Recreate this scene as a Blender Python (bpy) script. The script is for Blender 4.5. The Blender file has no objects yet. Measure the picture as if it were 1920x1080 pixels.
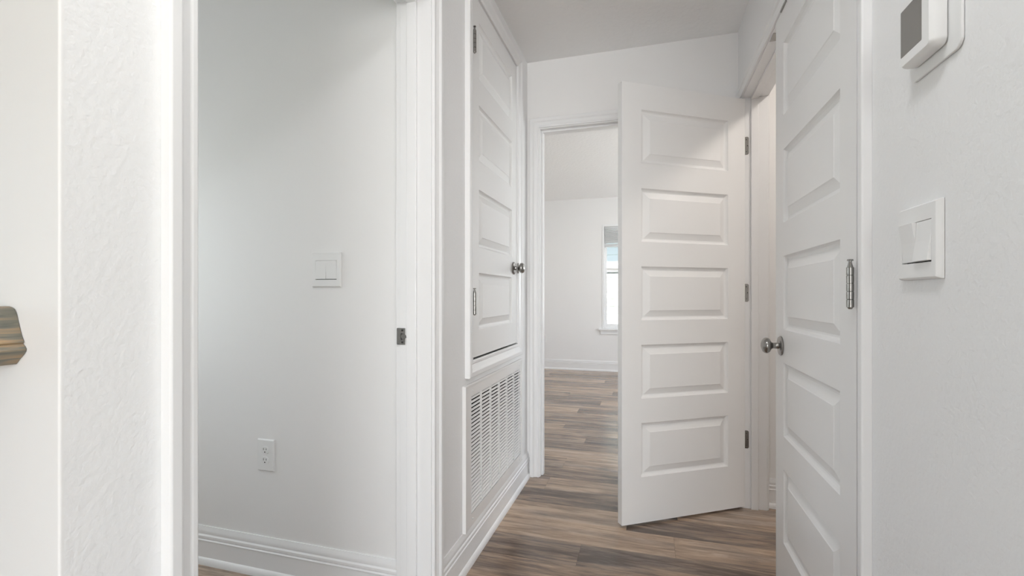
import bpy, bmesh, math, random
from mathutils import Vector, Matrix

random.seed(7)
scene = bpy.context.scene
col = scene.collection
R = math.radians

# ------------------------------------------------------------------ camera
F_PX, YAW, HORIZON, EYE = 871.0, 16.43, 553.96, 1.0647
cam_data = bpy.data.cameras.new('camera')
cam_data.sensor_width = 36.0
cam_data.lens = F_PX / 1920.0 * 36.0
cam_data.shift_y = (HORIZON - 540.0) / 1920.0
cam_data.clip_start = 0.02
cam = bpy.data.objects.new('camera', cam_data)
cam.location = (0, 0, EYE)
cam.rotation_euler = (R(90), 0, R(YAW))
col.objects.link(cam)
scene.camera = cam

# ------------------------------------------------------------------ sky, sun, daylight through the windows, exposure
world = bpy.data.worlds.new('world'); scene.world = world
world.use_nodes = True
wn = world.node_tree.nodes; wl = world.node_tree.links
bg = wn['Background']
sky = wn.new('ShaderNodeTexSky')
try:
    sky.sky_type = 'NISHITA'; sky.sun_disc = False; sky.sun_elevation = R(58); sky.sun_rotation = R(170)
except Exception:
    pass
wl.new(sky.outputs[0], bg.inputs[0])
bg.inputs[1].default_value = 0.5

def lamp(name, kind, energy, loc, rot, color=(1, 1, 1), size=None, size_y=None, shape=None, angle=None):
    d = bpy.data.lights.new(name, kind); d.energy = energy; d.color = color
    if kind == 'AREA':
        d.shape = shape or 'RECTANGLE'; d.size = size
        if size_y: d.size_y = size_y
    if angle is not None: d.angle = angle
    o = bpy.data.objects.new(name, d); o.location = loc; o.rotation_euler = rot
    col.objects.link(o); return o

lamp('sun', 'SUN', 15.0, (0, 0, 12), (R(32), 0, R(-12)), (1, .96, .9), angle=R(0.6))
# daylight at the windows of the big room behind the camera and of the bedroom, plus two added fills
lamp('daylight_back_window', 'AREA', 325, (1.7, -8.12, 1.28), (R(90), 0, 0), (.935, .958, 1.0), 4.6, 2.1)
lamp('daylight_side_window', 'AREA', 6, (4.32, -2.9, 1.35), (R(90), 0, R(90)), (.935, .958, 1.0), 4.4, 1.7)
lamp('stair_fill_light', 'AREA', 5, (-4.12, -.7, 1.4), (R(90), 0, R(-90)), (.935, .958, 1.0), 1.5, 1.5)  # fill light added to tune the brightness of the stair wall
lamp('daylight_bedroom_window', 'AREA', 92, (2.52, 4.9, 1.35), (R(142), 0, R(90)), (.935, .958, 1.0), 2.4, 1.5)
lamp('left_room_fill_light', 'AREA', 7.0, (-2.72, 0.97, 1.25), (R(90), 0, R(-90)), (.95, .98, 1), 0.6, 1.0)  # fill light added to lift the left room

vs = scene.view_settings
vs.view_transform = 'Standard'; vs.look = 'None'; vs.gamma = 1.0; vs.use_curve_mapping = False
vs.exposure = 0.04
scene.cycles.max_bounces = 11
scene.cycles.diffuse_bounces = 6
scene.cycles.glossy_bounces = 4

# ------------------------------------------------------------------ materials
def principled(name, color, rough=.5, metal=0.0, bump=None, spec=None, coat=0.0):
    m = bpy.data.materials.new(name); m.use_nodes = True
    n = m.node_tree.nodes; l = m.node_tree.links
    b = n['Principled BSDF']
    b.inputs['Base Color'].default_value = (*color, 1)
    b.inputs['Roughness'].default_value = rough
    b.inputs['Metallic'].default_value = metal
    if spec is not None: b.inputs['Specular IOR Level'].default_value = spec
    if coat: b.inputs['Coat Weight'].default_value = coat
    if bump:
        scale, strength, dist, detail = bump
        tc = n.new('ShaderNodeNewGeometry')
        nz = n.new('ShaderNodeTexNoise'); nz.inputs['Scale'].default_value = scale; nz.inputs['Detail'].default_value = detail
        nz.inputs['Roughness'].default_value = .45; nz.inputs['Distortion'].default_value = .25
        bp = n.new('ShaderNodeBump'); bp.inputs['Strength'].default_value = strength; bp.inputs['Distance'].default_value = dist
        l.new(tc.outputs['Position'], nz.inputs['Vector'])
        l.new(nz.outputs['Fac'], bp.inputs['Height']); l.new(bp.outputs['Normal'], b.inputs['Normal'])
    return m

M = {}
M['wall'] = principled('painted_wall', (.874, .873, .874), .55, bump=(120, .6, .0020, 3))
M['wall_smooth'] = principled('painted_wall_smooth', (.875, .868, .862), .5, bump=(60, .15, .0015, 2))
M['ceiling'] = principled('ceiling_paint', (.915, .908, .90), .8, bump=(42, .6, .004, 4))
M['trim'] = principled('semi_gloss_trim', (.862, .861, .863), .34)
M['door'] = principled('painted_door', (.865, .862, .857), .36, bump=(300, .08, .0004, 2))
M['nickel'] = principled('satin_nickel', (.33, .32, .305), .27, 1.0)
M['nickel_dark'] = principled('nickel_recess', (.05, .048, .045), .5, .6)
M['plastic'] = principled('white_plastic', (.86, .86, .855), .28)
M['plastic_soft'] = principled('white_matte_plastic', (.84, .84, .835), .4)
M['slot'] = principled('dark_slot', (.035, .033, .03), .7)
M['screen'] = principled('grey_lcd_screen', (.21, .20, .185), .25)
M['grille'] = principled('enamelled_grille', (.84, .83, .82), .35)
M['dark'] = principled('cavity_shade', (.03, .029, .028), .9)  # near-black colour paints the shade inside the duct and hatch cavity
M['vinyl'] = principled('white_vinyl', (.87, .875, .88), .35)
M['siding'] = principled('white_siding', (.77, .735, .685), .6)
M['roof'] = principled('asphalt_roof', (.10, .10, .10), .9, bump=(30, .5, .01, 3))
M['grass'] = principled('grass', (.07, .12, .035), .9, bump=(20, .6, .02, 4))
M['diffuser'] = principled('lamp_diffuser', (.9, .88, .84), .5)
M['blind'] = principled('blind_slat', (.88, .885, .89), .4)

def add_translucent(m, fac, color):
    n = m.node_tree.nodes; l = m.node_tree.links
    t = n.new('ShaderNodeBsdfTranslucent'); t.inputs[0].default_value = (*color, 1)
    mx = n.new('ShaderNodeMixShader'); mx.inputs[0].default_value = fac
    l.new(n['Principled BSDF'].outputs[0], mx.inputs[1]); l.new(t.outputs[0], mx.inputs[2]); l.new(mx.outputs[0], n['Material Output'].inputs[0])
add_translucent(M['blind'], .5, (.9, .9, .9))

def glass_mat():
    m = bpy.data.materials.new('window_glass'); m.use_nodes = True
    n = m.node_tree.nodes; l = m.node_tree.links
    n.remove(n['Principled BSDF'])
    t = n.new('ShaderNodeBsdfTransparent'); t.inputs[0].default_value = (.95, .97, .97, 1)
    g = n.new('ShaderNodeBsdfGlossy'); g.inputs['Roughness'].default_value = .02
    fr = n.new('ShaderNodeFresnel'); fr.inputs[0].default_value = 1.45
    mx = n.new('ShaderNodeMixShader')
    l.new(fr.outputs[0], mx.inputs[0]); l.new(t.outputs[0], mx.inputs[1]); l.new(g.outputs[0], mx.inputs[2])
    l.new(mx.outputs[0], n['Material Output'].inputs[0])
    return m
M['glass'] = glass_mat()

def wood_floor(name, per_object=True):
    m = bpy.data.materials.new(name); m.use_nodes = True
    n = m.node_tree.nodes; l = m.node_tree.links
    b = n['Principled BSDF']
    tc = n.new('ShaderNodeTexCoord'); oi = n.new('ShaderNodeObjectInfo')
    off = n.new('ShaderNodeVectorMath'); off.operation = 'SCALE'
    comb = n.new('ShaderNodeCombineXYZ'); comb.inputs[0].default_value = 37; comb.inputs[1].default_value = 91; comb.inputs[2].default_value = 53
    l.new(comb.outputs[0], off.inputs[0]); l.new(oi.outputs['Random'], off.inputs['Scale'])
    add = n.new('ShaderNodeVectorMath'); add.operation = 'ADD'
    l.new(tc.outputs['Object'], add.inputs[0]); l.new(off.outputs[0], add.inputs[1])
    def noise(scale, detail, rough, dist):
        mp = n.new('ShaderNodeMapping'); mp.inputs['Scale'].default_value = scale
        l.new(add.outputs[0], mp.inputs['Vector'])
        z = n.new('ShaderNodeTexNoise'); z.inputs['Scale'].default_value = 1; z.inputs['Detail'].default_value = detail
        z.inputs['Roughness'].default_value = rough; z.inputs['Distortion'].default_value = dist
        l.new(mp.outputs[0], z.inputs['Vector']); return z
    broad = noise((2.3, 22, 1), 6, .62, .7)
    fine = noise((11, 170, 1), 5, .7, .3)
    ramp = n.new('ShaderNodeValToRGB')
    e = ramp.color_ramp.elements
    e[0].position = .30; e[0].color = (.118, .088, .070, 1)
    e[1].position = .70; e[1].color = (.560, .415, .300, 1)
    k = e.new(.44); k.color = (.245, .178, .136, 1)
    k = e.new(.56); k.color = (.375, .270, .195, 1)
    shift = n.new('ShaderNodeMath'); shift.operation = 'MULTIPLY_ADD'; shift.inputs[1].default_value = .27; shift.inputs[2].default_value = -.115
    l.new(oi.outputs['Random'], shift.inputs[0])
    s2 = n.new('ShaderNodeMath'); s2.operation = 'ADD'
    l.new(broad.outputs['Fac'], s2.inputs[0]); l.new(shift.outputs[0], s2.inputs[1])
    s3 = n.new('ShaderNodeMath'); s3.operation = 'MULTIPLY_ADD'; s3.inputs[1].default_value = .46; s3.inputs[2].default_value = -.23
    l.new(fine.outputs['Fac'], s3.inputs[0])
    s4 = n.new('ShaderNodeMath'); s4.operation = 'ADD'
    l.new(s2.outputs[0], s4.inputs[0]); l.new(s3.outputs[0], s4.inputs[1])
    l.new(s4.outputs[0], ramp.inputs['Fac'])
    # a greyer cast in some of the streaks
    tint = noise((1.6, 10, 1), 2, .5, .2)
    tr = n.new('ShaderNodeMapRange'); tr.inputs['From Min'].default_value = .48; tr.inputs['From Max'].default_value = .68
    l.new(tint.outputs['Fac'], tr.inputs['Value'])
    hs = n.new('ShaderNodeHueSaturation'); hs.inputs['Saturation'].default_value = .8; hs.inputs['Value'].default_value = .92
    l.new(ramp.outputs[0], hs.inputs['Color'])
    mx = n.new('ShaderNodeMixRGB'); l.new(tr.outputs[0], mx.inputs[0]); l.new(ramp.outputs[0], mx.inputs[1]); l.new(hs.outputs[0], mx.inputs[2])
    l.new(mx.outputs[0], b.inputs['Base Color'])
    b.inputs['Roughness'].default_value = .20
    bp = n.new('ShaderNodeBump'); bp.inputs['Strength'].default_value = .6; bp.inputs['Distance'].default_value = .0020
    l.new(broad.outputs['Fac'], bp.inputs['Height'])
    bp2 = n.new('ShaderNodeBump'); bp2.inputs['Strength'].default_value = .25; bp2.inputs['Distance'].default_value = .0006
    l.new(fine.outputs['Fac'], bp2.inputs['Height']); l.new(bp.outputs['Normal'], bp2.inputs['Normal'])
    l.new(bp2.outputs['Normal'], b.inputs['Normal'])
    return m
M['floor'] = wood_floor('vinyl_wood_plank')

def rail_wood():
    m = bpy.data.materials.new('stained_rail_wood'); m.use_nodes = True
    n = m.node_tree.nodes; l = m.node_tree.links; b = n['Principled BSDF']
    tc = n.new('ShaderNodeTexCoord'); mp = n.new('ShaderNodeMapping'); mp.inputs['Scale'].default_value = (60, 9, 110)
    z = n.new('ShaderNodeTexNoise'); z.inputs['Scale'].default_value = 1; z.inputs['Detail'].default_value = 5; z.inputs['Distortion'].default_value = .8
    l.new(tc.outputs['Object'], mp.inputs[0]); l.new(mp.outputs[0], z.inputs['Vector'])
    r = n.new('ShaderNodeValToRGB'); e = r.color_ramp.elements
    e[0].position = .36; e[0].color = (.115, .118, .100, 1); e[1].position = .68; e[1].color = (.43, .285, .155, 1)
    k = e.new(.5); k.color = (.20, .185, .145, 1)
    l.new(z.outputs['Fac'], r.inputs[0]); l.new(r.outputs[0], b.inputs['Base Color'])
    b.inputs['Roughness'].default_value = .42
    return m
M['rail'] = rail_wood()

# ------------------------------------------------------------------ mesh helpers
class MB:
    def __init__(s): s.v = []; s.f = []
    def add(s, verts, faces):
        o = len(s.v); s.v += [tuple(p) for p in verts]; s.f += [tuple(i + o for i in q) for q in faces]; return s
    def box(s, x0, x1, y0, y1, z0, z1):
        if x0 > x1: x0, x1 = x1, x0
        if y0 > y1: y0, y1 = y1, y0
        if z0 > z1: z0, z1 = z1, z0
        return s.add([(x0,y0,z0),(x1,y0,z0),(x1,y1,z0),(x0,y1,z0),(x0,y0,z1),(x1,y0,z1),(x1,y1,z1),(x0,y1,z1)],
                     [(0,3,2,1),(4,5,6,7),(0,1,5,4),(1,2,6,5),(2,3,7,6),(3,0,4,7)])
    def loft(s, loops, caps=True):
        """closed loops of equal length joined in order"""
        n = len(loops[0]); vs = [p for lp in loops for p in lp]; fs = []
        for k in range(len(loops) - 1):
            for i in range(n):
                j = (i + 1) % n
                fs.append((k*n+i, k*n+j, (k+1)*n+j, (k+1)*n+i))
        if caps:
            fs.append(tuple(range(n))[::-1]); fs.append(tuple((len(loops)-1)*n+i for i in range(n)))
        return s.add(vs, fs)
    def lathe(s, prof, origin, axis, seg=24):
        """prof: (distance along the axis, radius)"""
        a = Vector(axis).normalized(); t = Vector((0,0,1)) if abs(a.z) < .9 else Vector((1,0,0))
        p = a.cross(t).normalized(); q = a.cross(p)
        loops = []
        for d, r in prof:
            c = Vector(origin) + a*d
            loops.append([c + p*(r*math.cos(2*math.pi*i/seg)) + q*(r*math.sin(2*math.pi*i/seg)) for i in range(seg)])
        return s.loft(loops)
    def build(s, name, mat, parent=None, bevel=0, seg=2, smooth=None, loc=None, rot=None):
        me = bpy.data.meshes.new(name)
        me.from_pydata(s.v, [], s.f); me.update()
        bm = bmesh.new(); bm.from_mesh(me)
        bmesh.ops.recalc_face_normals(bm, faces=bm.faces); bm.to_mesh(me); bm.free()
        if mat: me.materials.append(mat)
        o = bpy.data.objects.new(name, me); col.objects.link(o)
        if parent: o.parent = parent
        if loc: o.location = loc
        if rot: o.rotation_euler = rot
        if bevel:
            b = o.modifiers.new('bevel', 'BEVEL'); b.width = bevel; b.segments = seg; b.limit_method = 'ANGLE'; b.angle_limit = R(40)
        if smooth is not None:
            me.polygons.foreach_set('use_smooth', [True]*len(me.polygons))
            me.set_sharp_from_angle(angle=R(smooth))
        return o

def empty(name, loc=(0,0,0), rz=0):
    o = bpy.data.objects.new(name, None); o.location = loc; o.rotation_euler = (0,0,rz)
    o.empty_display_size = .05; col.objects.link(o); return o
def tag(o, label, cat, kind=None, group=None):
    o['label'] = label; o['category'] = cat
    if kind: o['kind'] = kind
    if group: o['group'] = group
    return o
def struct(name, mb, mat, label, cat, **k):
    return tag(mb.build(name, mat, **k), label, cat, 'structure')
def copy_to(o, parent=None, loc=None):
    c = o.copy(); col.objects.link(c)
    if parent: c.parent = parent
    if loc: c.location = loc
    return c

# ------------------------------------------------------------------ plan of the place (metres)
XL, XR = -.690, .447         # hall side faces
YF = 2.66                    # far wall of the hall
CEIL = 2.438
TH = .115                    # wall thickness
YB = 6.63                    # bedroom window wall
YR = 1.436                   # wall seen in the left room
YC = .387                    # outside corner of the stair wall
# left opening
L0, L1, LH = .568, 1.395, 2.05
# hatch in the left wall
H0, H1, HZ0, HZ1 = 1.757, 2.424, .807, 2.305
# doorway in the far wall
F0, F1, FH = -.612, .165, 2.04
# double doors
D0, D1, DH = 1.194, 2.560, 2.052
# bedroom windows
W0, W1, WZ0, WZ1 = -.6325, .28, .60, 2.063

# ------------------------------------------------------------------ structure
fl = MB()
fl.box(-4.1, 4.3, -8.1, .31, -.12, 0)
fl.box(-2.75, 2.5, .31, 6.75, -.12, -.006)
floor = struct('floor', fl, M['floor'], 'brown wood plank floor running through the hall and rooms', 'floor')
struct('ceiling', MB().box(-4.7, 4.9, -8.9, 6.95, CEIL, CEIL + .2), M['ceiling'], 'flat textured white ceiling over the hall', 'ceiling')

wl_ = MB()
wl_.box(XL-TH, XL, YC+.005, L0-.019, 0, CEIL)
wl_.box(XL-TH, XL, L0-.019, L1+.019, LH+.019, CEIL)
GA0, GA1, GB0, GB1 = 1.735, 2.474, .190, .660          # duct behind the return grille
wl_.box(XL-TH, XL, L1+.019, 1.70, 0, CEIL)
wl_.box(XL-TH, XL, 2.50, YF, 0, CEIL)
wl_.box(XL-TH, XL, 1.70, 2.50, 0, GB0)
wl_.box(XL-TH, XL, 1.70, GA0, GB0, GB1); wl_.box(XL-TH, XL, GA1, 2.50, GB0, GB1)
wl_.box(XL-TH, XL, 1.70, 2.50, GB1, HZ0-.019)
wl_.box(XL-TH, XL, 1.70, H0-.019, HZ0-.019, HZ1+.019); wl_.box(XL-TH, XL, H1+.019, 2.50, HZ0-.019, HZ1+.019)
wl_.box(XL-TH, XL, 1.70, 2.50, HZ1+.019, CEIL)
wall_l = struct('wall_left', wl_, M['wall'], 'hall wall on the left with the hatch and the return grille', 'wall')
ws = MB(); ws.box(-4.1, XL-.0005-TH, YC+.005, YC+TH-.002, 0, CEIL)
pts_ = [(-4.1, YC+.005), (-4.1, YC)] + [(XL-.003+.003*math.sin(R(a)), YC+.003-.003*math.cos(R(a))) for a in range(0, 91, 15)] + [(XL, YC+.005)]
ws.loft([[(x, y, z) for x, y in pts_] for z in (0, CEIL)])
struct('wall_stair', ws, M['wall_smooth'], 'short white wall turning left at the outside corner behind the handrail', 'wall', smooth=50)
wf = MB()
wf.box(XL-TH, F0-.019, YF, YF+TH, 0, CEIL); wf.box(F0-.019, F1+.019, YF, YF+TH, FH+.019, CEIL); wf.box(F1+.019, XR+TH, YF, YF+TH, 0, CEIL)
wf.box(-2.3, XL-TH, YF, YF+TH, 0, CEIL); wf.box(XR+TH, 2.4, YF, YF+TH, 0, CEIL)
struct('wall_far', wf, M['wall_smooth'], 'white end wall of the hall with the bedroom doorway', 'wall')
wr = MB()
wr.box(XR, XR+TH, .2, D0-.019, 0, CEIL); wr.box(XR, XR+TH, D0-.019, D1+.019, DH+.019, CEIL); wr.box(XR, XR+TH, D1+.019, YF, 0, CEIL)
struct('wall_right', wr, M['wall'], 'textured white wall on the right carrying the thermostat and light switch', 'wall')
struct('wall_left_room', MB().box(-2.6, XL-TH, YR, YR+TH, 0, CEIL), M['wall_smooth'], 'plain grey white wall inside the left room behind the opening', 'wall')
wn_ = MB()
wn_.box(-2.7, -2.6, YC+TH, .65, 0, CEIL); wn_.box(-2.7, -2.6, 1.29, YR+TH, 0, CEIL); wn_.box(-2.7, -2.6, .65, 1.29, 0, .70); wn_.box(-2.7, -2.6, .65, 1.29, 1.80, CEIL)
struct('wall_left_room_side', wn_, M['wall_smooth'], 'end wall of the left room with an added small window', 'wall')
wb = MB()
wb.box(-2.3, W0, YB, YB+.13, 0, CEIL); wb.box(W1, 2.4, YB, YB+.13, 0, CEIL); wb.box(W0, W1, YB, YB+.13, 0, WZ0); wb.box(W0, W1, YB, YB+.13, WZ1, CEIL)
struct('wall_bedroom_back', wb, M['wall_smooth'], 'far bedroom wall with the white window', 'wall')
wbs = MB()
wbs.box(2.4, 2.5, YF, 3.7, 0, CEIL); wbs.box(2.4, 2.5, 6.1, YB+.13, 0, CEIL); wbs.box(2.4, 2.5, 3.7, 6.1, 0, .6); wbs.box(2.4, 2.5, 3.7, 6.1, 2.1, CEIL)
struct('wall_bedroom_right', wbs, M['wall_smooth'], 'bedroom side wall with a wide window', 'wall')
struct('wall_bedroom_left', MB().box(-2.4, -2.3, YF, YB+.13, 0, CEIL), M['wall_smooth'], 'plain bedroom wall on the left', 'wall')
wk = MB()
wk.box(XR+TH, 1.75, 2.612, 2.66, 0, CEIL); wk.box(1.75, 1.85, .9, 2.66, 0, CEIL); wk.box(XR+TH, 1.85, .8, .9, 0, CEIL)
struct('wall_closet', wk, M['wall_smooth'], 'laundry closet walls behind the double doors', 'wall')
struct('wall_light_block', MB().box(-4.0, -.5, -1.85, -1.74, 0, CEIL), M['wall'], 'plain white wall added behind the camera to block window light', 'wall')  # unseen wall, added to keep back-window light off the stair wall
wg = MB()
wg.box(-4.1, -.6, -8.1, -8.0, 0, CEIL); wg.box(4.0, 4.3, -8.1, -8.0, 0, CEIL); wg.box(-.6, 4.0, -8.1, -8.0, 2.33, CEIL); wg.box(-.6, 4.0, -8.1, -8.0, 0, .22)
wg.box(4.2, 4.3, -8.0, -5.1, 0, CEIL); wg.box(4.2, 4.3, -.7, .2, 0, CEIL); wg.box(4.2, 4.3, -5.1, -.7, 0, .5); wg.box(4.2, 4.3, -5.1, -.7, 2.2, CEIL)
wg.box(-4.1, -4.0, -8.0, -1.45, 0, CEIL); wg.box(-4.1, -4.0, .05, YC, 0, CEIL); wg.box(-4.1, -4.0, -1.45, .05, 0, .65); wg.box(-4.1, -4.0, -1.45, .05, 2.15, CEIL)
wg.box(XR+TH, 4.3, .2, .315, 0, CEIL)
struct('wall_back', wg, M['wall'], 'window walls of the big room behind the camera', 'wall')

# floor planks
PW, PL, GAP = .171, 1.22, .0004
def plank_mesh(length):
    mb = MB(); a, b = length/2 - GAP/2, PW/2 - GAP/2; c = .0005
    mb.loft([[(-a,-b,-.006),(a,-b,-.006),(a,b,-.006),(-a,b,-.006)],
             [(-a,-b,-c),(a,-b,-c),(a,b,-c),(-a,b,-c)],
             [(-a+c,-b+c,0),(a-c,-b+c,0),(a-c,b-c,0),(-a+c,b-c,0)]])
    return mb
proto = plank_mesh(PL).build('plank', M['floor'], floor)
first = True
rows = int((6.62 - .32) / PW)
k0 = int((1.822 - .32) / PW)
yrow0 = 1.822 - k0*PW
known = {k0: -.277, k0+1: .104, k0+2: -.099, k0+3: .13, k0-1: .33}
last = None
k = 0
while yrow0 + k*PW < 6.62:
    y = yrow0 + k*PW
    if k in known: j = known[k]
    else:
        while True:
            j = random.uniform(-.6, .62)
            if last is None or abs(((j-last+.61) % 1.22) - .61) > .2: break
    last = j
    x0, x1 = (-2.3, 1.75) if y < YF else (-2.3, 2.4)
    x = j
    while x - PL > x0 - PL*.6: x -= PL
    while x < x1:
        if not (y + PW < YF and x > XR + TH and y < .9):
            p = proto if first else copy_to(proto, floor)
            first = False
            p.location = (x + PL/2, y + PW/2, 0)
        x += PL
    k += 1

# ------------------------------------------------------------------ trim helpers
CAS = [(0,0),(0,.008),(.003,.0105),(.011,.0105),(.0125,.0085),(.015,.0085),(.030,.0135),(.036,.0185),(.039,.020),(.054,.020),(.057,.0175),(.057,0)]
def cas_profile(w=.057, t=.020): return [(u*w/.057, v*t/.020) for u, v in CAS]
class Plane:
    """a wall face: P(a, z, v) = point at a along the wall, height z, v proud of it"""
    def __init__(s, kind, c): s.k = kind; s.c = c
    def P(s, a, z, v):
        return {'+x': (s.c+v, a, z), '-x': (s.c-v, a, z), '-y': (a, s.c-v, z), '+y': (a, s.c+v, z)}[s.k]
    def box(s, mb, a0, a1, z0, z1, v0, v1):
        p, q = s.P(a0, z0, v0), s.P(a1, z1, v1); return mb.box(p[0], q[0], p[1], q[1], p[2], q[2])
def casing(parent, pl, a0, a1, z0, z1, w=.057, t=.020, sill=False, wr=None):
    pr = cas_profile(w, t); zb = z0
    def part(f0, f1, nm='casing'):
        mb = MB(); mb.loft([[pl.P(*f0(u), v) for u, v in pr], [pl.P(*f1(u), v) for u, v in pr]])
        return mb.build(nm, M['trim'], parent, bevel=.0008, seg=1)
    lo = (lambda u: z0 - u) if sill else (lambda u: z0)
    part(lambda u: (a0-u, lo(u)), lambda u: (a0-u, z1+u))
    wr = wr or w
    part(lambda u: (a1+u*wr/w, lo(u)), lambda u: (a1+u*wr/w, z1+u))
    part(lambda u: (a0-u, z1+u), lambda u: (a1+u*wr/w, z1+u), 'head_casing')
    if sill: part(lambda u: (a0-u, z0-u), lambda u: (a1+u*wr/w, z0-u), 'sill_casing')
def jambs(parent, pl, a0, a1, z0, z1, depth, stop0, stop1, sill=False, rev=.005):
    """boards lining an opening; v runs from 0 at the face to -depth; the stop sits between stop0 and stop1"""
    e = .019
    for nm, (p0, p1, q0, q1) in {'jamb': (a0-e, a0, z0, z1+e), 'jamb_far': (a1, a1+e, z0, z1+e), 'head_jamb': (a0, a1, z1, z1+e)}.items():
        mb = MB(); pl.box(mb, p0, p1, q0, q1, 0, -depth); mb.build('jamb' if nm == 'jamb_far' else nm, M['trim'], parent, bevel=.001)
    s = .011
    for nm, (p0, p1, q0, q1) in {'stop': (a0, a0+s, z0, z1-s), 'stop_far': (a1-s, a1, z0, z1-s), 'head_stop': (a0, a1, z1-s, z1)}.items():
        mb = MB(); pl.box(mb, p0, p1, q0, q1, -stop0, -stop1); mb.build('stop' if nm == 'stop_far' else nm, M['trim'], parent, bevel=.002)
    if sill:
        mb = MB(); pl.box(mb, a0, a1, z0-e, z0, 0, -depth); mb.build('sill_jamb', M['trim'], parent)
BASE = [(0,0),(.012,0),(.012,.088),(.0145,.0905),(.0145,.093),(.0105,.0955),(.0105,.098),(.013,.102),(.013,.110),(.009,.115),(.009,.118),(.010,.122),(.0085,.130),(.0055,.139),(.004,.145),(0,.145)]
SHOE = [(.012,0),(.023,0),(.0228,.006),(.0215,.013),(.0188,.019),(.0150,.0235),(.012,.0255)]
def baseboard(name, pl, a0, a1, label):
    e = empty(name, pl.P((a0+a1)/2, 0, 0)); tag(e, label, 'baseboard', 'structure')
    o = Vector(e.location)
    for nm, prof in (('board', BASE), ('shoe_moulding', SHOE)):
        mb = MB(); mb.loft([[Vector(pl.P(a0, z, v)) - o for v, z in prof], [Vector(pl.P(a1, z, v)) - o for v, z in prof]])
        mb.build(nm, M['trim'], e, smooth=28)
    return e

LW, RW, FW = Plane('+x', XL), Plane('-x', XR), Plane('-y', YF)
LROOM = Plane('-y', YR); BACK = Plane('-y', YB)

# frame of the left opening
t = tag(empty('trim_1', (XL, (L0+L1)/2, 0)), 'white cased frame of the left opening with a strike plate', 'door frame', 'structure')
t.location = (0,0,0)
casing(t, LW, L0-.005, L1+.005, 0, LH+.005, w=.053)
jambs(t, LW, L0, L1, 0, LH, TH, .050, .085)
mb = MB(); mb.box(XL-TH-.018, XL-TH, L1+.005, YR-.001, 0, LH+.06); mb.build('room_casing', M['trim'], t, bevel=.002)
mb = MB(); mb.box(XL-TH-.018, XL-TH, L0-.05, L0-.005, 0, LH+.06); mb.build('room_casing', M['trim'], t, bevel=.002)
mb = MB(); mb.box(XL-TH-.018, XL-TH, L0-.005, L1+.005, LH+.005, LH+.06); mb.build('room_head_casing', M['trim'], t, bevel=.002)
# strike plate (latch side of the far jamb)
def rounded_rect(a0, a1, z0, z1, r, n=5):
    pts = []
    for cx, cz, s in ((a1-r, z1-r, 0), (a0+r, z1-r, 90), (a0+r, z0+r, 180), (a1-r, z0+r, 270)):
        for i in range(n+1):
            w = R(s + 90*i/n); pts.append((cx + r*math.cos(w), cz + r*math.sin(w)))
    return pts
JP = Plane('-y', L1)
def plate(parent, pl, a0, a1, z0, z1, r, th, mat, name, v0=0, bevel=0):
    pts = rounded_rect(a0, a1, z0, z1, r)
    mb = MB(); mb.loft([[pl.P(a, z, v0) for a, z in pts], [pl.P(a, z, v0+th) for a, z in pts]])
    return mb.build(name, mat, parent, bevel=bevel)
sp = plate(t, JP, -.8165, -.7835, .899, .955, .003, .0022, M['nickel'], 'strike_plate', bevel=.0006)
sp['label'] = 'satin nickel strike plate'
plate(sp, JP, -.8015, -.7935, .915, .938, .003, .0005, M['slot'], 'latch_hole', .0022)
mb = MB(); mb.lathe([(0, .0095), (.0022, .0085)], JP.P(-.790, .9265, .0022), (0,-1,0), 20); mb.build('lip', M['nickel'], sp, smooth=40)
for z in (.907, .947):
    mb = MB(); mb.lathe([(0, .0034), (.0006, .0034)], JP.P(-.7955, z, .0022), (0,-1,0), 12); mb.build('screw', M['nickel_dark'], sp)

# frame of the hatch
t = tag(empty('trim_2'), 'white moulded frame around the small hatch in the left wall', 'hatch frame', 'structure')
casing(t, LW, H0-.004, H1+.004, HZ0-.004, HZ1+.004, w=.064, t=.022, sill=True)
jambs(t, LW, H0, H1, HZ0, HZ1, TH, .042, .075)
mb = MB(); mb.box(XL-.70, XL-TH-.001, H0-.05, H1+.05, .7, 2.35)   # solid dark block painting the shade of the closet behind the hatch
mb.build('cavity', M['dark'], t)
# frame of the bedroom doorway
t = tag(empty('trim_3'), 'white cased frame of the bedroom doorway in the end wall', 'door frame', 'structure')
casing(t, FW, F0-.005, F1+.005, 0, FH+.005, w=.055)
jambs(t, FW, F0, F1, 0, FH, TH, .030, .065)
casing(t, Plane('+y', YF+TH), F0-.005, F1+.005, 0, FH+.005, w=.055)
# frame of the double doors
t4 = t = tag(empty('trim_4'), 'white frame of the double closet doors in the right wall', 'door frame', 'structure')
casing(t, RW, D0-.005, D1+.005, 0, DH+.005, w=.047, t=.0195)
jambs(t, RW, D0, D1, 0, DH, TH, .040, .073)
casing(t, Plane('+x', XR+TH), D0-.005, D1+.005, 0, DH+.005, w=.046, t=.016)
def catch(y0, y1, lip):
    mb = MB(); mb.box(XR+.002, XR+.045, y0, y1, DH-.0022, DH)
    if lip: mb.box(XR-.016, XR+.002, y0, y1, DH-.006, DH-.004)
    o = mb.build('catch_plate', M['nickel'], t4, bevel=.0006); o['label'] = 'nickel ball catch plate'
    mb = MB(); mb.lathe([(0, .0075), (.001, .0075)], (XR+.028, (y0+y1)/2, DH-.0022), (0,0,-1), 16); mb.build('socket', M['nickel_dark'], o)
catch(1.955, 2.015, False)
mb = MB(); mb.box(XR-.0125, XR-.008, 1.735, 1.80, 2.040, 2.047); o = mb.build('catch_lip', M['nickel'], t4, bevel=.0006)

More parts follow.
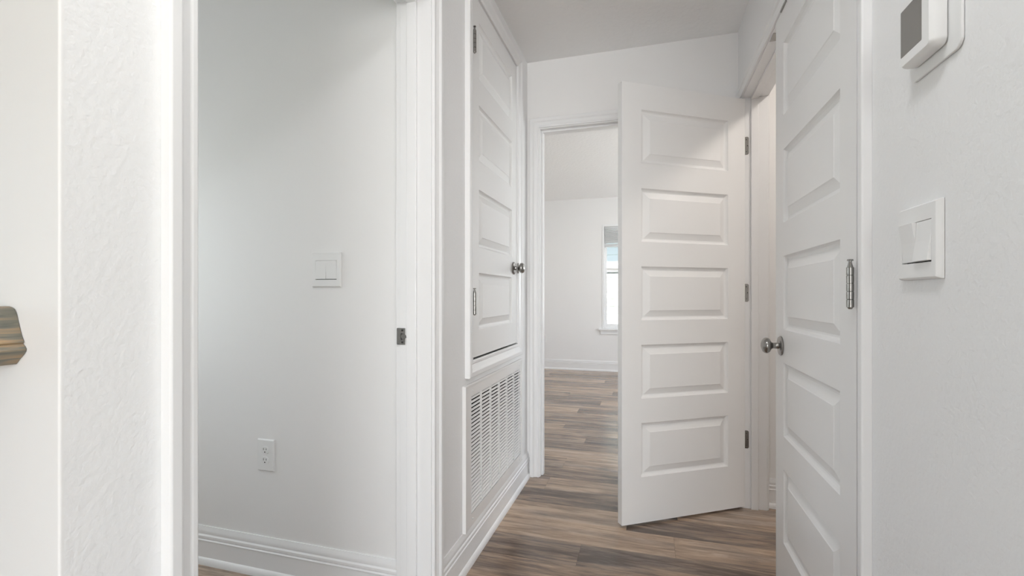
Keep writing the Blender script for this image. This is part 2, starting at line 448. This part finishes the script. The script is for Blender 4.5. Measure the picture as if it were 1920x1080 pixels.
# baseboards
baseboard('baseboard_left', LW, L1+.0585, YF-.001, 'white moulded baseboard under the return grille')
baseboard('baseboard_left_room', LROOM, -2.6, XL-TH-.019, 'white moulded baseboard in the left room')
baseboard('baseboard_far', BACK, -2.3, 2.4, 'white baseboard along the far bedroom wall')
baseboard('baseboard_closet', Plane('-y', 2.612), XR+TH+.0005, 1.75, 'white baseboard inside the laundry closet')
baseboard('baseboard_right', RW, .2, D0-.0525, 'white baseboard below the thermostat wall')
baseboard('baseboard_right_end', RW, D1+.053, YF-.001, 'short white baseboard end behind the open closet door')
baseboard('baseboard_end_wall', FW, F1+.0605, XR-.024, 'white baseboard behind the open closet door on the end wall')
baseboard('baseboard_stair', Plane('-y', YC), -4.0, XL+.001, 'white baseboard below the handrail wall')

# ------------------------------------------------------------------ doors
PROF = [(0, 0), (.0022, -.0045), (.006, -.0095), (.011, -.0122), (.0165, -.0128), (.019, -.0118), (.0435, -.0028), (.046, -.0010)]
def door(name, W, H, T, panels, loc, rz, label, z0):
    e = empty(name, (loc[0], loc[1], z0), rz); tag(e, label, 'door', 'structure')
    us = sorted({0, W} | {p[0] for p in panels} | {p[1] for p in panels}); zs = sorted({0, H} | {p[2] for p in panels} | {p[3] for p in panels})
    mb = MB()
    for y in (0, -T):
        for i in range(len(us)-1):
            for j in range(len(zs)-1):
                c = ((us[i]+us[i+1])/2, (zs[j]+zs[j+1])/2)
                if any(p[0] < c[0] < p[1] and p[2] < c[1] < p[3] for p in panels): continue
                mb.add([(us[i],y,zs[j]),(us[i+1],y,zs[j]),(us[i+1],y,zs[j+1]),(us[i],y,zs[j+1])], [(0,1,2,3)])
    for i in range(len(us)-1):
        for z in (0, H): mb.add([(us[i],0,z),(us[i+1],0,z),(us[i+1],-T,z),(us[i],-T,z)], [(0,1,2,3)])
    for j in range(len(zs)-1):
        for u in (0, W): mb.add([(u,0,zs[j]),(u,0,zs[j+1]),(u,-T,zs[j+1]),(u,-T,zs[j])], [(0,1,2,3)])
    o = mb.build('leaf', M['door'], e)
    bm = bmesh.new(); bm.from_mesh(o.data); bmesh.ops.remove_doubles(bm, verts=bm.verts, dist=1e-5)
    bmesh.ops.recalc_face_normals(bm, faces=bm.faces)
    bm.to_mesh(o.data); bm.free()
    for p in panels:
        mb = MB(); loops = []
        def rect(d, y): return [(p[0]+d, y, p[2]+d), (p[1]-d, y, p[2]+d), (p[1]-d, y, p[3]-d), (p[0]+d, y, p[3]-d)]
        for d, v in reversed(PROF): loops.append(rect(d, -T - v))
        for d, v in PROF: loops.append(rect(d, v))
        mb.loft(loops); mb.build('panel', M['door'], e)
    return e
def knob(parent, pos, axis, edge_pin=False):
    k = MB().lathe([(0,.033),(.004,.0335),(.007,.031),(.009,.024),(.0105,.015)], pos, axis, 32).build('rose', M['nickel'], parent, smooth=35)
    k['label'] = 'round satin nickel rose plate'
    MB().lathe([(.010,.0125),(.013,.0105),(.026,.0100),(.031,.0125),(.034,.0165)], pos, axis, 24).build('neck', M['nickel'], k, smooth=50)
    prof = [(.033,.0155),(.0355,.0205),(.039,.0245),(.044,.0270),(.049,.0272),(.054,.0250),(.058,.0210),(.061,.0150),(.063,.0080),(.0635,.001)]
    b = MB().lathe(prof, pos, axis, 32).build('knob', M['nickel'], parent, smooth=60); b['label'] = 'oval satin nickel knob'
def hinge(parent, x, y, z, length=.089):
    """barrel of five knuckles with a raised pin, axis vertical, in door space"""
    n = 5; s = length/n
    h = MB().lathe([(-.004,.0035),(0,.0058),(length,.0058),(length+.010,.0032),(length+.013,.0032),(length+.0135,.0062),(length+.017,.0056),(length+.0175,.001)], (x,y,z), (0,0,1), 16).build('hinge', M['nickel'], parent, smooth=40)
    h['label'] = 'satin nickel hinge'
    for i in range(n):
        MB().lathe([(0,.0066),(.0004,.0072),(s-.0012,.0072),(s-.0008,.0066)], (x,y,z+i*s), (0,0,1), 18).build('knuckle', M['nickel'], h, smooth=40)
    return h

TT = [1.9245, 1.5608, 1.1992, .8356, .4731]; BB = [1.6775, 1.3126, .9489, .5858, .2231]
DZ = .012; DHT = 2.044 - DZ; T35 = .035
# open leaf
WA, EA = .689, .1013
pa = [(EA, WA-EA, b-DZ, t_-DZ) for t_, b in zip(TT, BB)]
PHI = 57.0
dA = door('door_2', WA, DHT, T35, pa, (.4590, 2.5516), math.atan2(-math.cos(R(PHI)), -math.sin(R(PHI))), 'white five panel closet door standing half open into the hall', DZ)
for zc in (1.813, 1.078, .345):
    hinge(dA, -.006, -T35-.0045, zc-.0445-DZ)
    # leaf let into the jamb beside the open door
    p = plate(t4, Plane('-y', D1), XR+.001, XR+.031, zc-.0445, zc+.0445, .008, .0012, M['nickel'], 'hinge_leaf')
    p['label'] = 'nickel hinge leaf let into the jamb'
    for dz in (-.03, 0, .03):
        mb = MB(); mb.lathe([(0,.0022),(.0006,.0022)], (XR+(.020 if dz else .025), D1-.0012, zc+dz), (0,-1,0), 10); mb.build('screw', M['nickel_dark'], p)
knob(dA, (WA-.06, -T35, .891-DZ), (0,-1,0))
# closed leaf
XB, YB0, WB = XR-.0085, D0+.003, .677
pb = [(1.2878-YB0, 1.7768-YB0, b-DZ, t_-DZ) for t_, b in zip(TT, BB)]
dB = door('door_3', WB, DHT, T35, pb, (XB, YB0), R(90), 'white five panel closet door closed flush beside the switch wall', DZ)
for zc in (1.813, 1.083, .345):
    hinge(dB, -.002, .0125, zc-.0445-DZ)
knob(dB, (1.802-YB0, 0, .891-DZ), (0,1,0))
# hatch
WH = H1-H0-.006
HT = [2.215, 1.868, 1.512, 1.160]; HB = [1.978, 1.630, 1.268, .921]
yo = H1-.003
ph = [(yo-2.338, yo-1.843, b-HZ0-.0030, t_-HZ0-.0030) for t_, b in zip(HT, HB)]
dH = door('door_1', WH, HZ1-HZ0-.0065, T35, ph, (XL+.001, yo), R(-90), 'white four panel hatch door with a nickel knob above the return grille', HZ0+.0030)
for zc in (2.093, 1.033):
    hinge(dH, WH+.0005, .0125, zc-.0445-HZ0-.0030)
knob(dH, (yo-2.362, 0, 1.209-HZ0-.0030), (0,1,0))
mb = MB(); mb.box(-.0035, -.0010, .004, .014, 1.209-.028-HZ0, 1.209+.028-HZ0); mb.build('latch_lip', M['nickel'], dH, bevel=.0006)

# ------------------------------------------------------------------ return grille
G0, G1, GZ0, GZ1 = 1.672, 2.497, .142, .703
g = tag(empty('return_air_grille', (XL, (G0+G1)/2, 0)), 'white louvred return air grille below the hatch door', 'vent')
g.location = (0,0,0)
A0, A1, B0, B1 = 1.735, 2.474, .190, .660
fr = MB()
for (p0,p1,q0,q1) in ((G0,A0,GZ0,GZ1),(A1,G1,GZ0,GZ1),(A0,A1,GZ0,B0),(A0,A1,B1,GZ1)):
    LW.box(fr, p0,p1,q0,q1, .0004, .009)
fr.build('frame', M['grille'], g, bevel=.0)
rim = MB()
LW.box(rim, G0-.012, G0, GZ0+.004, GZ1+.010, .0004, .016); LW.box(rim, G1, G1+.004, GZ0+.004, GZ1+.010, .0004, .012); LW.box(rim, G0, G1, GZ1, GZ1+.010, .0004, .012)
rim.build('rim', M['grille'], g, bevel=.0015)
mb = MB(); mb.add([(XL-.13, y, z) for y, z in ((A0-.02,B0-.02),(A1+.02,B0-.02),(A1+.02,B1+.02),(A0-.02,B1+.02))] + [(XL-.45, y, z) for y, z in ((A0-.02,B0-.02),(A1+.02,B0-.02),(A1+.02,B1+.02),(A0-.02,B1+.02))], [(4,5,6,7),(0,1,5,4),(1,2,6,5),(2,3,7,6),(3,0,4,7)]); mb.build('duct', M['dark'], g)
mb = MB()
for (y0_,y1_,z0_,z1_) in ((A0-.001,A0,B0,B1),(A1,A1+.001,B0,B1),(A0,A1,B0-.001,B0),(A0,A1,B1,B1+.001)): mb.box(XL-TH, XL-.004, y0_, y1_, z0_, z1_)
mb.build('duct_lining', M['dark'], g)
NS = 30; pitch = (B1-B0)/NS
zs_ = B0
sl = MB()
sl.loft([[LW.P(a, z, v) for z, v in ((0,.0082),(.0010,.0090),(.0066,.0020),(.0058,.0012))] for a in (A0, A1)])
slat = sl.build('slat', M['grille'], g)
slat.location = (0, 0, B0+.004)
for i in range(1, NS): copy_to(slat, g, (0, 0, B0+.004+i*pitch))
for a in (1.857, 1.980, 2.104, 2.227, 2.351):
    mb = MB(); LW.box(mb, a-.0022, a+.0022, B0, B1, .0004, .0088); mb.build('mullion', M['grille'], g)
for a, z in ((1.752, .682), (2.45, .682), (1.752, .166), (2.45, .166)):
    mb = MB(); mb.lathe([(0,.0045),(.0015,.004),(.002,.001)], LW.P(a, z, .009), (1,0,0), 12); mb.build('screw', M['grille'], g, smooth=50)

# ------------------------------------------------------------------ switches, outlets, thermostat
def switch(name, pl, ac, zc, w, h, label, sgn=1, tilt=(1, 1), depth=.0105, amp=1.0):
    e = tag(empty(name, pl.P(ac, zc-h/2, 0)), label, 'switch'); o = Vector(e.location)
    def L(a, z, v): return Vector(pl.P(ac + sgn*a, zc + z, v)) - o
    rw, rh = .0450, .0335
    mb = MB(); ow, oh = w/2, h/2
    # plate as a ring: wall edge, chamfered side, flat face, recess around the rockers
    loops = []
    for (aw, ah, v) in ((ow, oh, .0006), (ow, oh, depth*.45), (ow-.004, oh-.003, depth), (rw+.0004, rh+.0013, depth), (rw+.0004, rh+.0013, .002)):
        dn = -.0009 if ah < oh*.8 else 0
        loops.append([L(-aw,-ah+dn,v), L(aw,-ah+dn,v), L(aw,ah+dn,v), L(-aw,ah+dn,v)])
    mb.loft(loops, caps=False); mb.build('plate', M['plastic'], e, bevel=.0007)
    mb = MB(); mb.add([L(-rw-.001,-rh-.003,.002), L(rw+.001,-rh-.003,.002), L(rw+.001,rh+.001,.002), L(-rw-.001,rh+.001,.002)], [(0,1,2,3)])
    mb.build('recess', M['plastic_soft'], e)
    mb = MB(); mb.add([L(-rw,-rh-.0018,.0025), L(rw,-rh-.0018,.0025), L(rw,-rh,.0025), L(-rw,-rh,.0025)], [(0,1,2,3)]); mb.build('gap_shade', M['slot'], e)  # dark strip paints the shade in the gap below the rockers
    for i, (a0, a1) in enumerate(((-rw, -.0004), (.0004, rw))):
        up = tilt[i]
        # rocker: kinked at mid height; one half leans out
        vb, vm, vt = (depth+.0060*amp, depth+.0012*amp, depth-.0010*amp) if up > 0 else (depth-.0010*amp, depth+.0012*amp, depth+.0060*amp)
        prof = [(-rh, .003), (-rh, vb), (0, vm), (rh, vt), (rh, .003)]
        mb = MB(); mb.loft([[L(a, z, v) for z, v in prof] for a in (a0, a1)]); mb.build('rocker', M['plastic'], e, bevel=.0006)
    return e
switch('light_switch', RW, .955, 1.1555, .122, .127, 'white double rocker light switch on the textured wall under the thermostat', sgn=-1, tilt=(-1, 1))
switch('light_switch', LROOM, -1.1264, 1.1578, .124, .1245, 'white square double rocker light switch inside the left room', tilt=(1, -1), depth=.008, amp=.25)

def outlet(name, pl, ac, zc, w, h, label, sgn=1, detail=True):
    e = tag(empty(name, pl.P(ac, zc-h/2, 0)), label, 'outlet'); o = Vector(e.location)
    def L(a, z, v): return Vector(pl.P(ac + sgn*a, zc + z, v)) - o
    mb = MB(); loops = []
    for (aw, ah, v) in ((w/2, h/2, .0005), (w/2, h/2, .002), (w/2-.0035, h/2-.0035, .0065)):
        loops.append([L(-aw,-ah,v), L(aw,-ah,v), L(aw,ah,v), L(-aw,ah,v)])
    mb.loft(loops); mb.build('plate', M['plastic'], e, bevel=.0008)
    for s in (-1, 1):
        zc_ = s*.0195
        pts = []
        for i in range(24):
            w_ = 2*math.pi*i/24; pts.append((max(-.0165, min(.0165, .0190*math.cos(w_))), .0150*math.sin(w_)))
        mb = MB(); mb.loft([[L(a, zc_+z, .006) for a, z in pts], [L(a*.97, zc_+z*.97, .0088) for a, z in pts]])
        f_ = mb.build('receptacle', M['plastic_soft'], e, bevel=.0004)
        if detail:
            for a, hh in ((-.0062, .0085), (.0062, .0070)):
                mb = MB(); loops = [[L(a-.0011, zc_+.0045-hh/2, v), L(a+.0011, zc_+.0045-hh/2, v), L(a+.0011, zc_+.0045+hh/2, v), L(a-.0011, zc_+.0045+hh/2, v)] for v in (.0087, .0090)]
                mb.loft(loops); mb.build('slot', M['slot'], f_)
            mb = MB(); c = L(0, zc_-.0065, .0087); ax = L(0,0,1)-L(0,0,0); mb.lathe([(0,.0025),(.0004,.0025)], c, ax, 12); mb.build('ground_hole', M['slot'], f_)
    return e
outlet('wall_outlet', LROOM, -1.4000, .4566, .079, .121, 'white duplex outlet low on the left room wall')
outlet('wall_outlet', BACK, -1.478, .440, .079, .121, 'small white outlet low on the far bedroom wall')

th = tag(empty('thermostat', (XR, .915, 1.432)), 'white wall thermostat with a grey screen above the light switch', 'thermostat')
o = Vector(th.location)
def tl(a, z, v): return Vector(RW.P(a, z, v)) - o
pts = rounded_rect(.845, .985, 1.434, 1.590, .016, 6)
MB().loft([[tl(a, z, v) for a, z in pts] for v in (.0005, .0050)]).build('wall_plate', M['plastic_soft'], th, bevel=.0015)
lo = []
for d, v in ((.005, .0051), (.005, .0066), (.0004, .0070), (0, .0080), (0, .020), (.0015, .0255), (.005, .0285)):
    lo.append([tl(a, z, v) for a, z in rounded_rect(.874+d, .968-d, 1.4535+d, 1.572-d, max(.012-d, .004), 6)])
MB().loft(lo).build('body', M['plastic'], th, smooth=35)
pts = rounded_rect(.8985, .9625, 1.474, 1.553, .002, 3)
MB().loft([[tl(a, z, v) for a, z in pts] for v in (.0283, .0287)]).build('screen', M['screen'], th)

# ------------------------------------------------------------------ handrail
hr = tag(empty('handrail', (-.789, -.4, 0)), 'stained wooden handrail running into the white wall at the left edge', 'handrail')
half = [(0, 1.0510), (.008, 1.0508), (.014, 1.0495), (.0185, 1.0470), (.0215, 1.0430), (.0232, 1.0385), (.0250, 1.0330), (.0275, 1.0260), (.0300, 1.0190), (.0325, 1.0130), (.0345, 1.0095), (.0358, 1.0080), (.0362, 1.0060), (.0345, 1.0042), (.0352, 1.0030), (.0385, 1.0005), (.0405, .9975), (.0400, .9950), (.0375, .9918), (.0330, .9880), (.0285, .9845), (.0240, .9800), (.0215, .9778), (0, .9772)]
sec = half + [(-a, z) for a, z in reversed(half[1:-1])]
sx = lambda a: a
MB().loft([[(sx(a), y+.4, z) for a, z in sec] for y in (-1.5, -.9, -.3, .05, YC-.0008)]).build('rail', M['rail'], hr, smooth=35)
for i in range(13):
    y = -1.47 + i*.125
    mb = MB(); mb.box(-.016, .016, y+.4-.016, y+.4+.016, .0, .979)
    if i: mb.build('baluster', M['trim'], hr, bevel=.002)
mb = MB(); mb.box(-.045, .045, -1.59+.4, -1.50+.4, 0, 1.10); mb.box(-.055, .055, -1.60+.4, -1.49+.4, 1.10, 1.125); mb.build('newel', M['rail'], hr, bevel=.004)

# ------------------------------------------------------------------ bedroom window
w = tag(empty('window_1'), 'white double hung bedroom window with a raised blind', 'window', 'structure')
def fbox(nm, a0, a1, z0, z1, y0, y1, mat=M['vinyl'], parent=w, bevel=.002):
    return MB().box(a0, a1, y0, y1, z0, z1).build(nm, mat, parent, bevel=bevel)
def ring(nm, a0, a1, z0, z1, wd, y0, y1, parent=w):
    mb = MB(); mb.box(a0, a0+wd, y0, y1, z0, z1); mb.box(a1-wd, a1, y0, y1, z0, z1); mb.box(a0+wd, a1-wd, y0, y1, z0, z0+wd); mb.box(a0+wd, a1-wd, y0, y1, z1-wd, z1)
    return mb.build(nm, M['vinyl'], parent, bevel=.002)
ring('frame', W0, W1, WZ0, WZ1, .030, YB-.004, YB+.10)
ups = ring('upper_sash', W0+.030, W1-.030, 1.37, WZ1-.030, .030, YB+.055, YB+.085)
los = ring('lower_sash', W0+.030, W1-.030, WZ0+.030, 1.45, .034, YB+.020, YB+.052)
fbox('pane', W0+.058, W1-.058, 1.398, WZ1-.058, YB+.068, YB+.072, M['glass'], ups, 0)
fbox('pane', W0+.062, W1-.062, WZ0+.062, 1.418, YB+.034, YB+.038, M['glass'], los, 0)
fbox('stool', W0-.045, W1+.045, WZ0-.022, WZ0, YB-.045, YB+.0)
fbox('apron', W0-.02, W1+.02, WZ0-.080, WZ0-.022, YB-.014, YB-.0005)
bl = tag(empty('window_blind'), 'white blind pulled up at the top of the bedroom window', 'blind')
fbox('head_rail', W0+.034, W1-.034, WZ1-.075, WZ1-.032, YB+.002, YB+.040, M['blind'], bl)
for i in range(11):
    z = WZ1-.083-i*.0165
    fbox('slat', W0+.036, W1-.036, z-.0135, z, YB-.002, YB+.044, M['blind'], bl, 0)
fbox('bottom_rail', W0+.036, W1-.036, 1.745, 1.785, YB+.002, YB+.042, M['blind'], bl)
for x in (W0+.2, W1-.2): fbox('cord', x-.001, x+.001, 1.76, WZ1-.05, YB+.021, YB+.023, M['blind'], bl, 0)
# bedroom side window and the windows of the room behind: frames only where light comes in
def big_window(name, kind, c, a0, a1, z0, z1, n, label):
    e = tag(empty(name), label, 'window', 'structure')
    mb = MB(); wd = .05
    def bx(p0, p1, q0, q1):
        if kind == 'x': mb.box(c, c+.08, p0, p1, q0, q1)
        else: mb.box(p0, p1, c, c+.08, q0, q1)
    bx(a0, a0+wd, z0, z1); bx(a1-wd, a1, z0, z1); bx(a0+wd, a1-wd, z0, z0+wd); bx(a0+wd, a1-wd, z1-wd, z1)
    for i in range(1, n): a = a0 + (a1-a0)*i/n; bx(a-.03, a+.03, z0+wd, z1-wd)
    mb.build('frame', M['vinyl'], e, bevel=.003)
big_window('window_2', 'x', 2.41, 3.7, 6.1, .6, 2.1, 3, 'wide white side window of the bedroom')
big_window('window_3', 'y', -8.09, -.6, 4.0, .22, 2.33, 3, 'wide white glazed doors behind the camera')
big_window('window_4', 'x', 4.21, -5.1, -.7, .5, 2.2, 4, 'wide white window on the right of the room behind')
big_window('window_6', 'x', -4.09, -1.45, .05, .65, 2.15, 3, 'added white window above the stairs on the left')  # unseen window, added for the fill on the stair wall
big_window('window_5', 'x', -2.69, .65, 1.29, .70, 1.80, 1, 'added small white window of the left room')  # unseen window, added to go with the left room fill

# ------------------------------------------------------------------ closet lamp and added hall fill lamp
def flush_lamp(x, y, energy, color, label, size=.28):
    cl = tag(empty('ceiling_light', (x, y, CEIL)), label, 'lamp')
    MB().lathe([(0,.15),(-.012,.155),(-.020,.150)], (0,0,0), (0,0,1), 32).build('base', M['plastic'], cl, smooth=40)
    MB().lathe([(-.0201,.135),(-.030,.130),(-.037,.10),(-.040,.02)], (0,0,0), (0,0,1), 32).build('diffuser', M['diffuser'], cl, smooth=50)
    ld = bpy.data.lights.new('bulb', 'AREA'); ld.shape = 'DISK'; ld.size = size; ld.energy = energy; ld.color = color
    lo_ = bpy.data.objects.new('bulb', ld); lo_.location = (x, y, CEIL-.044); col.objects.link(lo_)
flush_lamp(.94, 1.92, 6.6, (1, .92, .84), 'round flush ceiling lamp in the laundry closet', .16)
flush_lamp(-.08, .40, 7.7, (.955, .97, 1.0), 'added round flush fill lamp at the mouth of the hall')  # unseen lamp, added to brighten the hall and the left room

# ------------------------------------------------------------------ outside: the house next door
nh = tag(empty('neighbour_house', (0, 10.0, 0)), 'neighbouring house with white lap siding seen through the bedroom window', 'house')
MB().box(-5, 5, .03, 4, -.4, 2.75).build('wall', M['siding'], nh)
ex = .155
sd = MB(); sd.loft([[(x, y, z) for y, z in ((.03,0),(.012,0),(.020,ex),(.03,ex))] for x in (-5, 5)])
bd = sd.build('siding_board', M['siding'], nh); bd.location = (0,0,-.4)
for i in range(1, 20): copy_to(bd, nh, (0, 0, -.4+i*ex))
MB().box(-5.4, 5.4, -.50, 4.5, 2.62, 2.80).build('eave', M['vinyl'], nh)
rf = MB(); rf.add([(-5.5,-.6,2.80),(5.5,-.6,2.80),(5.5,2,4.3),(-5.5,2,4.3),(5.5,4.6,2.80),(-5.5,4.6,2.80)], [(0,1,2,3),(3,2,4,5),(0,5,4,1),(1,4,2),(0,3,5)]); rf.build('roof', M['roof'], nh)
tag(MB().box(-30, 30, -30, 40, -.6, -.4).build('ground', M['grass']), 'grassy ground outside the house', 'ground', 'structure')
